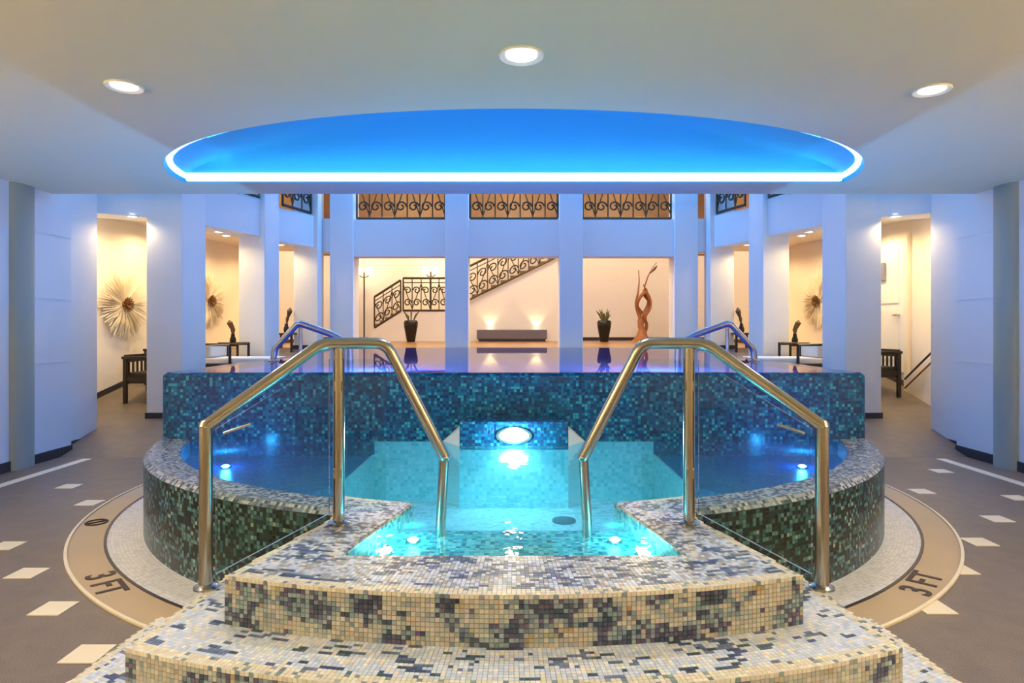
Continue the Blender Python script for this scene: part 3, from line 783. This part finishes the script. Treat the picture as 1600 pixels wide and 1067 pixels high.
# ------------------------------------------------------------------ wrought iron railings
def scroll(h, turns=1.25, n=20):
    pts = []
    for i in range(n+1):
        u = i/n; a = u*turns*2*PI; r = .5*h*(1-.72*u); pts.append((r*math.cos(a)-.0, 0, r*math.sin(a)))
    return pts
def iron_rail(p, q, zp, zq, h, label, mat, nb, grp, rot=0):
    """railing from p to q (xy) with bottom heights zp, zq"""
    t = empty('iron_railing', ((p[0]+q[0])/2, (p[1]+q[1])/2, min(zp, zq)), label, 'railing', grp)
    P, Q = Vector((p[0], p[1], zp)), Vector((q[0], q[1], zq)); up = Vector((0, 0, 1)); d = (Q-P); L_ = d.length
    part(MB().tube([P+up*h, Q+up*h], .03, 8), 'top_rail', mat, t)
    part(MB().tube([P, Q], .026, 8), 'bottom_rail', mat, t)
    part(MB().tube([P+up*h*.86, Q+up*h*.86], .012, 6), 'upper_band', mat, t)
    m0 = None; hd = Vector((d.x, d.y, 0)).normalized(); shear = d.z/max(1e-6, math.hypot(d.x, d.y))
    for i in range(nb+1):
        c = P+d*(i/nb)
        part(MB().tube([c, c+up*h], .02 if i in (0, nb) else .013, 6), 'baluster', mat, t)
        if i < nb:
            c = P+d*((i+.5)/nb)
            for k, (fz_, sgn) in enumerate(((.24, 1), (.62, -1))):
                hh = min(L_/nb*.85, h*.42)
                pts = [c+hd*(x*sgn)+up*(h*fz_+z+shear*x*sgn) for x, _, z in scroll(hh)]
                part(MB().tube(pts, .016, 6), 'scroll', mat, t)
            a = P+d*(i/nb); b_ = P+d*((i+1)/nb)
            part(MB().tube([a+up*h*.05, b_+up*h*.82] if i % 2 else [b_+up*h*.05, a+up*h*.82], .011, 6), 'brace', mat, t)
    return t
Y2 = 11.73
for k, (x0, x1) in enumerate(((-2.88, -1.26), (-.80, .80), (1.26, 2.88))):
    iron_rail((x0, Y2), (x1, Y2), 3.43, 3.43, .9, 'wrought iron gallery railing in the %s opening of the far upper wall' % ['left', 'middle', 'right'][k], M['bronzeiron'], 7, 'gallery railings')
for s in (-1, 1):
    iron_rail((s*3.80, 10.52), (s*3.58, 11.28), 3.45, 3.45, .9, 'short gallery railing between the third and fourth %s columns' % side_word[s], M['bronzeiron'], 3, 'gallery railings')
    iron_rail((s*4.24, 8.88), (s*3.93, 9.86), 3.45, 3.45, .9, 'gallery railing between the second and third %s columns' % side_word[s], M['bronzeiron'], 4, 'gallery railings')

# ------------------------------------------------------------------ back stair
YS = 16.6
def bx(x): return (x-803)/1000*YS
def bz(y): return CAM_H-(y-510)/1000*YS
t = empty('wall_stair', (bx(700), YS+.3, 1.07), 'cream stair flank rising to the right along the far wall', 'stairs')
prof = [(bx(572), 1.07), (bx(585), bz(512)), (bx(626), bz(486)), (bx(722), bz(486)), (bx(737), bz(468)), (bx(872), bz(402)), (bx(872), 1.07)]
part(MB().prism_y(prof, YS, 17.28), 'flank', M['warmwall'], t)
for i in range(5):
    u = i/5; x0 = bx(585)+(bx(626)-bx(585))*u; zz = bz(512)+(bz(486)-bz(512))*(u+.2)
    part(MB().box(x0, x0+(bx(626)-bx(585))/5+.03, YS+.02, 17.27, zz-.1, zz+.02), 'tread', M['deck'], t)
for i in range(9):
    u = i/9; x0 = bx(737)+(bx(872)-bx(737))*u; zz = bz(468)+(bz(402)-bz(468))*(u+.11)
    part(MB().box(x0, x0+(bx(872)-bx(737))/9+.03, YS+.02, 17.27, zz-.12, zz+.02), 'tread', M['deck'], t)
iron_rail((bx(585), YS), (bx(626), YS), bz(512), bz(486), .80, 'short iron stair railing climbing to the landing behind the left black vase', M['bronzeiron'], 3, 'stair railings')
iron_rail((bx(630), YS), (bx(714), YS), bz(485), bz(485), .84, 'level iron landing railing above the left black vase', M['bronzeiron'], 6, 'stair railings')
iron_rail((bx(730), YS-.07), (bx(874), YS-.07), bz(470), bz(400), .86, 'long iron stair railing climbing above the grey bench', M['bronzeiron'], 9, 'stair railings')
def newel(x, z, label, foot):
    t = empty('newel_lamp', (x, YS+.14, z), label, 'lamp')
    part(MB().tube([(x, YS+.14, foot), (x, YS+.14, z+.72)], .02, 8), 'stem', M['bronzeiron'], t)
    part(MB().tube([(x-.13, YS+.14, z+.66), (x-.08, YS+.14, z+.60), (x, YS+.14, z+.58), (x+.08, YS+.14, z+.60), (x+.13, YS+.14, z+.66)], .012, 8), 'arm', M['bronzeiron'], t)
    for dx in (-.13, .13):
        part(MB().lathe([(.02, z+.66), (.075, z+.70), (.09, z+.77), (.07, z+.83), (.02, z+.86)], x+dx, YS+.14, 14), 'globe', M['bulb'], t, smooth=True)
    light('POINT', 'newel_glow', (x, YS-.1, z+.95), 8, WARM, .08, parent=t)
newel(bx(567), bz(468), 'two-globe lamp post at the foot of the far stair', 1.07)
newel(bx(672), bz(437)-.5, 'two-globe lamp on the far stair landing', bz(486))

# ------------------------------------------------------------------ bench, vases, driftwood
bw = 1.76/2; bxc = bx(800)
t = empty('bench', (bxc, 16.25, 1.07), 'low grey upholstered bench under the far stair', 'bench')
part(MB().box(bxc-bw, bxc+bw, 16.0, 16.45, 1.13, 1.37), 'seat', M['bench'], t, bevel=.02)
part(MB().box(bxc-bw+.04, bxc+bw-.04, 16.04, 16.41, 1.07, 1.13), 'plinth', M['base'], t)
for k, x in enumerate((766, 838)):
    X = bx(x); t = empty('uplight', (X, 16.52, 1.07), 'small uplight behind the %s end of the grey bench' % ['left', 'right'][k], 'lamp', 'uplights behind the bench')
    part(MB().lathe([(.05, 1.07), (.05, 1.30), (.06, 1.33)], X, 16.52, 12), 'body', M['base'], t); part(MB().lathe([(.045, 1.331), (.045, 1.338), (.02, 1.345)], X, 16.52, 12), 'lens', M['bulb'], t)
    light('SPOT', 'uplight_beam', (X, 16.5, 1.38), 12, WARM, .04, (PI*.97, 0, 0), t, 1.5)
def vase(x, y, label, plant):
    t = empty('vase', (x, y, 1.07), label, 'vase', 'black vases by the far wall')
    h = .53
    part(MB().lathe([(.09, 1.07), (.10, 1.09), (.125, 1.07+h*.3), (.165, 1.07+h*.7), (.175, 1.07+h*.88), (.16, 1.07+h*.97), (.14, 1.07+h), (.12, 1.07+h), (.12, 1.07+h*.9)], x, y, 24), 'pot', M['vase'], t, smooth=True)
    r2 = random.Random(int(x*100))
    for k in range(plant):
        a = r2.uniform(0, 2*PI); l = r2.uniform(.16, .34); sp = r2.uniform(.05, .18)
        p0 = Vector((x+.05*math.cos(a), y+.05*math.sin(a), 1.07+h*.92)); p2 = p0+Vector((sp*math.cos(a), sp*math.sin(a), l)); p1 = (p0+p2)/2+Vector((0, 0, .05))
        part(MB().tube([p0, p1, p2], [.012, .022, .002], 5), 'leaf', M['leaf'], t, smooth=True)
vase(px(642, 534, 15.6).x, 15.6, 'black tapered vase with sprigs left of the far columns', 7)
vase(px(944, 534, 15.6).x, 15.6, 'black tapered vase with a green plant beside the driftwood', 14)
DW = 16.2; t = empty('driftwood_sculpture', (px(1003, 0, DW).x, DW, 1.07), 'tall twisted driftwood sculpture standing in the right far opening', 'sculpture')
def dpath(pts, rad, name='limb'):
    P = [px(x, y, DW)+Vector((0, dy, 0)) for x, y, dy in pts]
    for p in P: p.z = max(p.z, 1.07)
    part(MB().tube(smooth_path(P, .2, 3), None or [rad[0]+(rad[1]-rad[0])*i/(len(smooth_path(P, .2, 3))-1) for i in range(len(smooth_path(P, .2, 3)))], 8), name, M['driftwood'], t, smooth=True)
dpath([(1003, 531, 0), (1003, 515, 0), (1000, 500, .05), (1012, 485, .1), (1016, 470, 0), (1008, 455, -.05), (998, 465, -.08), (994, 480, 0), (1004, 494, .08)], (.085, .03), 'trunk')
dpath([(1004, 505, 0), (998, 490, .05), (993, 475, .02), (996, 460, -.05), (999, 440, 0), (998, 422, .02)], (.05, .012))
dpath([(1010, 490, 0), (1015, 475, .05), (1012, 458, .1), (1007, 450, .05), (1013, 430, 0), (1020, 418, 0), (1026, 410, 0)], (.035, .008))
dpath([(999, 512, .05), (1008, 500, .1), (1004, 488, .05), (996, 478, .1), (1000, 466, .12), (1010, 456, .1), (1006, 444, .05)], (.05, .012))
dpath([(1008, 520, .05), (1012, 508, .05), (1006, 496, -.05), (1016, 482, -.08), (1017, 468, -.05), (1011, 462, 0)], (.045, .014))
dpath([(1013, 470, 0), (1004, 458, .05), (1010, 448, .08), (1014, 462, .02)], (.028, .018))
part(MB().lathe([(.30, 1.07), (.24, 1.10), (.14, 1.22), (.09, 1.36), (.04, 1.46)], px(1003, 0, DW).x, DW, 9), 'root', M['driftwood'], t, smooth=True)
part(MB().tube([px(1016, 427, DW), px(1023, 420, DW), px(1027, 415, DW)], [.01, .03, .008], 6), 'twig', M['branch'], t)

# ------------------------------------------------------------------ wall art, chairs, tables, loungers
def starburst(c, nrm, r, label, seed):
    t = empty('wall_art', c, label, 'wall art', 'starburst flowers on the corridor walls')
    c = Vector(c); nrm = Vector(nrm).normalized(); a = nrm.cross(Vector((0, 0, 1))).normalized(); b_ = nrm.cross(a)
    r2 = random.Random(seed); k = 64
    for i in range(k):
        an = 2*PI*i/k; rad = r*r2.uniform(.82, 1.05); d = a*math.cos(an)+b_*math.sin(an); tt = d.cross(nrm)
        p0 = c+nrm*.05+d*.04; p1 = c+nrm*r2.uniform(.05, .11)+d*rad*.6; p2 = c+nrm*r2.uniform(.03, .08)+d*rad
        w1 = r*.02
        mb = MB(); th = nrm*.004
        top_ = [p0-tt*.004, p1-tt*w1, p2-tt*w1*.9, p2+tt*w1*.9, p1+tt*w1, p0+tt*.004]
        mb.face([q+th for q in top_]); mb.face([q-th for q in top_[::-1]])
        for j in range(6): mb.face([top_[j]-th, top_[(j+1) % 6]-th, top_[(j+1) % 6]+th, top_[j]+th])
        part(mb, 'petal', M['straw'], t)
    for ring_, (cnt, rr_) in enumerate(((14, .22), (8, .12))):
        for i in range(cnt):
            an = 2*PI*(i+.5*ring_)/cnt; d = a*math.cos(an)+b_*math.sin(an)
            part(MB().tube([c+nrm*.07+d*.02, c+nrm*(.13+.03*ring_)+d*r*rr_], [.022, .008], 6), 'stamen', M['core'], t)
    part(MB().tube([c-nrm*.002, c+nrm*.09], [.07, .05], 10), 'hub', M['core'], t)
for s in (-1, 1):
    w1 = Vector((s*(5.95-.2*((9.32-7.6)/1.7)), 9.32, 0)); nrm = Vector((-s*1, -.118, 0))
    if s < 0: starburst((s*5.745, 9.36, 1.77), (-s, -.118, 0), .5, 'pale starburst flower on the left corridor wall behind the dark chair', 3)
    starburst((s*5.50, 11.45, 1.90), (-s, -.125, 0), .5, 'pale starburst flower behind the second %s column' % side_word[s], 5+s)
def armchair(x, y, z, rz, label):
    t = empty('armchair', (x, y, z), label, 'chair', 'dark wooden corridor chairs'); t.rotation_euler = (0, 0, rz)
    def pt(mb, nm, m_, **k): return mb.obj(nm, m_, t, **k)
    for sx in (-1, 1):
        for sy in (-1, 1): pt(MB().box(sx*.27-.022, sx*.27+.022, sy*.25-.022, sy*.25+.022, 0, .62), 'leg', M['darkwood'])
        pt(MB().box(sx*.27-.03, sx*.27+.03, -.29, .29, .60, .64), 'armrest', M['darkwood'], bevel=.008)
        pt(MB().box(sx*.27-.015, sx*.27+.015, -.25, .25, .30, .36), 'side_rail', M['darkwood'])
    pt(MB().box(-.27, .27, -.26, .26, .27, .33), 'seat_frame', M['darkwood']); pt(MB().box(-.24, .24, -.25, .24, .33, .42), 'cushion', M['darkwood'], bevel=.02)
    pt(MB().box(-.27, .27, .22, .27, .56, .66), 'back_rail', M['darkwood'])
    for k in range(5): pt(MB().box(-.2+k*.1-.012, -.2+k*.1+.012, .235, .255, .33, .57), 'back_slat', M['darkwood'])
    return t
armchair(-5.02, 8.95, ramp(8.72), PI/2*1.0, 'dark wooden armchair in the left corridor beyond the first column')
armchair(5.12, 9.2, ramp(8.97), -PI/2, 'dark wooden armchair peeking out behind the second right column')
def side_table(x, y, zt, label, seed, lean=.1, tall=.35):
    z = ramp(y)
    t = empty('side_table', (x, y, z), label, 'table', 'small dark side tables')
    part(MB().box(x-.17, x+.17, y-.17, y+.17, zt-.035, zt), 'top', M['darkwood'], t, bevel=.006)
    for sx in (-1, 1):
        for sy in (-1, 1): part(MB().box(x+sx*.14-.018, x+sx*.14+.018, y+sy*.14-.018, y+sy*.14+.018, ramp(y-.14)-.0, zt-.03), 'leg', M['darkwood'], t)
    return t
def bud_vase(x, y, z, label, lean, tall):
    t = empty('bud_vase', (x, y, z), label, 'vase', 'slim vases with dry leaves')
    part(MB().lathe([(.03, z), (.045, z+.02), (.05, z+.07), (.028, z+.13), (.032, z+.16), (.022, z+.16), (.02, z+.1)], x, y, 14), 'pot', M['vase'], t, smooth=True)
    part(MB().tube([(x, y, z+.12), (x+lean*.4, y, z+.16+tall*.35), (x+lean, y, z+.16+tall*.8), (x+lean*1.15, y, z+.16+tall)], [.012, .02, .05, .01], 8), 'leaf', M['branch'], t, smooth=True)
    part(MB().tube([(x, y, z+.12), (x+lean*.1, y+.03, z+.16+tall*.3), (x+lean*.5, y+.05, z+.16+tall*.75)], [.01, .03, .006], 8), 'leaf', M['branch'], t, smooth=True)
def lounger(x, y, s, label):
    """low daybed, long axis along y; s = side"""
    z = ramp(y); t = empty('daybed', (x, y, z), label, 'daybed', 'daybeds beside the upper pool')
    zs = .82 - 0
    def B(x0, x1, y0, y1, z0, z1, nm, m_, **k): part(MB().box(min(x0, x1), max(x0, x1), y0, y1, z0, z1), nm, m_, t, **k)
    xi, xo = x-s*.55, x+s*.50
    B(xi, xo, y-.33, y+.33, .85, .91, 'seat_frame', M['darkwood']); B(xi+s*.02, xo-s*.05, y-.31, y+.31, .91, 1.00, 'mattress', M['cushion'], bevel=.025)
    for xx in (xi+s*.03, xo-s*.03):
        for yy in (y-.30, y+.30): B(xx-.02, xx+.02, yy-.02, yy+.02, ramp(yy)-.005, .85, 'leg', M['darkwood'])
    for yy in (y-.32, y+.32):
        xa, xb = xo-s*.44, xo
        part(MB().tube([(xa, yy, .90), (xa, yy, 1.19), (xb, yy, 1.19), (xb, yy, .90)], .022, 4), 'arm_frame', M['darkwood'], t)
    B(xo-s*.14, xo-s*.03, y-.28, y+.28, 1.0, 1.18, 'back_cushion', M['cushion'], bevel=.03)
for s in (-1, 1):
    sw = side_word[s]
    lounger(s*3.98, 9.42, s, 'cream daybed with dark arm frames between the second and third %s columns' % sw)
    side_table(s*4.50, 10.25, 1.17, 'dark side table behind the daybed by the third %s column' % sw, 1)
    bud_vase(s*4.50, 10.25, 1.17, 'slim vase with a brown leaf behind the %s daybed' % sw, -s*-.05, .22)
    side_table(s*4.0, 11.25, 1.34, 'dark side table between the third and fourth %s columns' % sw, 2)
    bud_vase(s*4.0, 11.25, 1.34, 'slim vase with a dry leaf between the third and fourth %s columns' % sw, -s*.06, .28)
side_table(-5.3, 9.6, 1.12, 'dark side table by the left corridor wall under the starburst flower', 3); bud_vase(-5.3, 9.6, 1.12, 'slim vase with a leaning branch under the left starburst flower', -.10, .22)
# right corridor: doors, sign and stair flank
zr = ramp(9.3)
t = struct(empty('door_1', (5.72, 9.55, ramp(9.5)), 'white panelled door in the right corridor', 'door'))
def wallx(y):
    for i in range(len(OW)-1):
        (xa, ya), (xb, yb) = OW[i], OW[i+1]
        if ya <= y <= yb: return xa+(xb-xa)*(y-ya)/(yb-ya)
ya, yb = 9.35, 10.2
def slab(y0, y1, z0, z1, d0, d1, nm, m_): part(MB().prism([(wallx(y0)-d0, y0), (wallx(y1)-d0, y1), (wallx(y1)-d1, y1), (wallx(y0)-d1, y0)], z0, z1), nm, m_, t)
slab(ya, yb, ramp(yb), 2.75, .0, .03, 'leaf', M['white'])
for y0, y1 in ((ya-.07, ya), (yb, yb+.07)): slab(y0, y1, ramp(y0), 2.82, .0, .05, 'jamb', M['warmwall'])
for z0, z1 in ((.95, 1.7), (1.8, 2.6)): slab(ya+.12, yb-.12, z0, z1, .03, .042, 'panel', M['white'])
part(MB().tube([(wallx(9.45)-.03, 9.45, 1.62), (wallx(9.45)-.08, 9.45, 1.62), (wallx(9.45)-.08, 9.56, 1.62)], .012, 8), 'handle', M['steel'], t)
t = empty('wall_sign', (wallx(10.0)-.06, 10.0, 2.2), 'grey rectangular plate high on the right corridor wall', 'sign')
slab(9.72, 10.05, 2.15, 2.42, .055, .075, 'plate', M['greysign'])
t = empty('corridor_stair', (5.75, 8.6, ramp(8.6)), 'white stair flank with dark sloping handrail in the right corridor', 'stairs')
slab2 = [(8.35, 1.36), (9.22, .72)]
mb = MB(); xw = 5.62
pl = [(8.0, ramp(8.0)-.02), (8.0, 1.50), (9.22, .66), (9.22, ramp(9.22)-.02)]
f = [(xw, y, z) for y, z in pl]; b_ = [(xw+.1, y, z) for y, z in pl]; mb.face(f); mb.face(b_[::-1])
for i in range(4): mb.face([f[(i+1) % 4], f[i], b_[i], b_[(i+1) % 4]])
part(mb, 'flank', M['warmwall'], t)
part(MB().tube([(xw+.02, 8.0, 1.53), (xw+.02, 9.22, .69)], .022, 8), 'cap_rail', M['base'], t)
part(MB().tube([(xw-.03, 8.0, 1.36), (xw-.03, 9.15, .57)], .012, 8), 'stringer_line', M['core'], t)

# ------------------------------------------------------------------ lamps of the hall
# unseen channels added at the raised pool's foot to wash walls and ceiling blue
for s in (-1, 1):
    sw = side_word[s]; x = s*(HWU+.05)
    t = empty('foot_light_line', (x, 6.5, 0), 'blue light channel at the foot of the raised pool on its %s side' % sw, 'light strip', 'blue light channels beside the raised pool')
    part(MB().box(x-.03, x+.03, 5.6, 7.0, 0, .05), 'housing', M['white'], t)
    part(MB().box(x-.022, x+.022, 5.62, 6.98, .05, .055), 'diffuser', M['hallled'], t)
    light('AREA', 'foot_light_glow', (x, 6.3, .07), P_FOOT, BLUE, .04, (PI, s*-.45, 0), t, sizey=1.3)
# unseen blue fill lines added under the hall ceiling to tint the walls
for k, (x0, x1, y0, y1) in enumerate(((-4.3, -4.2, 7.4, 11.2), (4.2, 4.3, 7.4, 11.2), (-2.8, 2.8, 11.2, 11.3))):
    nm = ['left', 'right', 'far', 'near'][k]
    t = empty('hall_light_line', ((x0+x1)/2, (y0+y1)/2, HC), 'blue light line under the hall ceiling along its %s side' % nm, 'light strip', 'blue light lines of the hall ceiling')
    part(MB().box(x0, x1, y0, y1, HC-.065, HC-.005), 'housing', M['white'], t)
    part(MB().box(x0+.01, x1-.01, y0+.01, y1-.01, HC-.075, HC-.06), 'diffuser', M['hallled'], t)
    lx, ly = x1-x0, y1-y0
    light('AREA', 'hall_light_glow', ((x0+x1)/2, (y0+y1)/2, HC-.09), P_HALL*max(lx, ly), BLUE, lx, (0, 0, 0), t, sizey=ly)
# warm corridor downlights
k = 0
for s in (-1, 1):
    for (x, y, e) in ((5.35, 8.5, 1.0), (5.2, 9.6, 1.0), (4.9, 10.9, 1.0), (4.6, 12.2, .9)):
        nm = ['nearest', 'second', 'third', 'farthest'][k % 4]; k += 1
        downlight(s*x, y, 3.0, '%s recessed downlight of the %s corridor ceiling' % (nm, side_word[s]), .06, P_CORR*e, grp='corridor downlights', col=WARM, spot=2.8)
k = 0
for s in (-1, 1):
    for (x, y) in ((4.84, 8.12), (4.36, 9.45), (3.99, 10.95)):
        nm = ['first and second', 'second and third', 'third and fourth'][k % 3]; k += 1
        downlight(s*x, y, LZ, 'small downlight under the lintel between the %s %s columns' % (nm, side_word[s]), .05, P_BAY, grp='lintel downlights', col=WARM, spot=2.9)
for k, (x, nm) in enumerate(((-2.1, 'left'), (0, 'middle'), (2.1, 'right'))):
    downlight(x, 12.7, 3.0, '%s recessed downlight behind the far columns' % nm, .06, P_BACK*.5, grp='far downlights', col=WARM, spot=2.8)
# gallery: unseen globe lamps added to light the upper floor and stairwell
for k, (x, y) in enumerate(((-3.0, 14.8), (0, 14.8), (3.0, 14.8))):
    t = empty('hanging_lantern', (x, y, 5.2), 'hanging globe lantern over the %s of the far stairwell' % ['left', 'middle', 'right'][k], 'lamp', 'stairwell lanterns')
    part(MB().tube([(x, y, HC), (x, y, 5.35)], .012, 6), 'cord', M['iron'], t)
    part(MB().lathe([(.03, 5.04), (.12, 5.1), (.16, 5.2), (.12, 5.30), (.03, 5.36)], x, y, 16), 'globe', M['bulb'], t, smooth=True)
    light('POINT', 'lantern_glow', (x, y, 4.9), P_GAL, WARM, .16, parent=t)
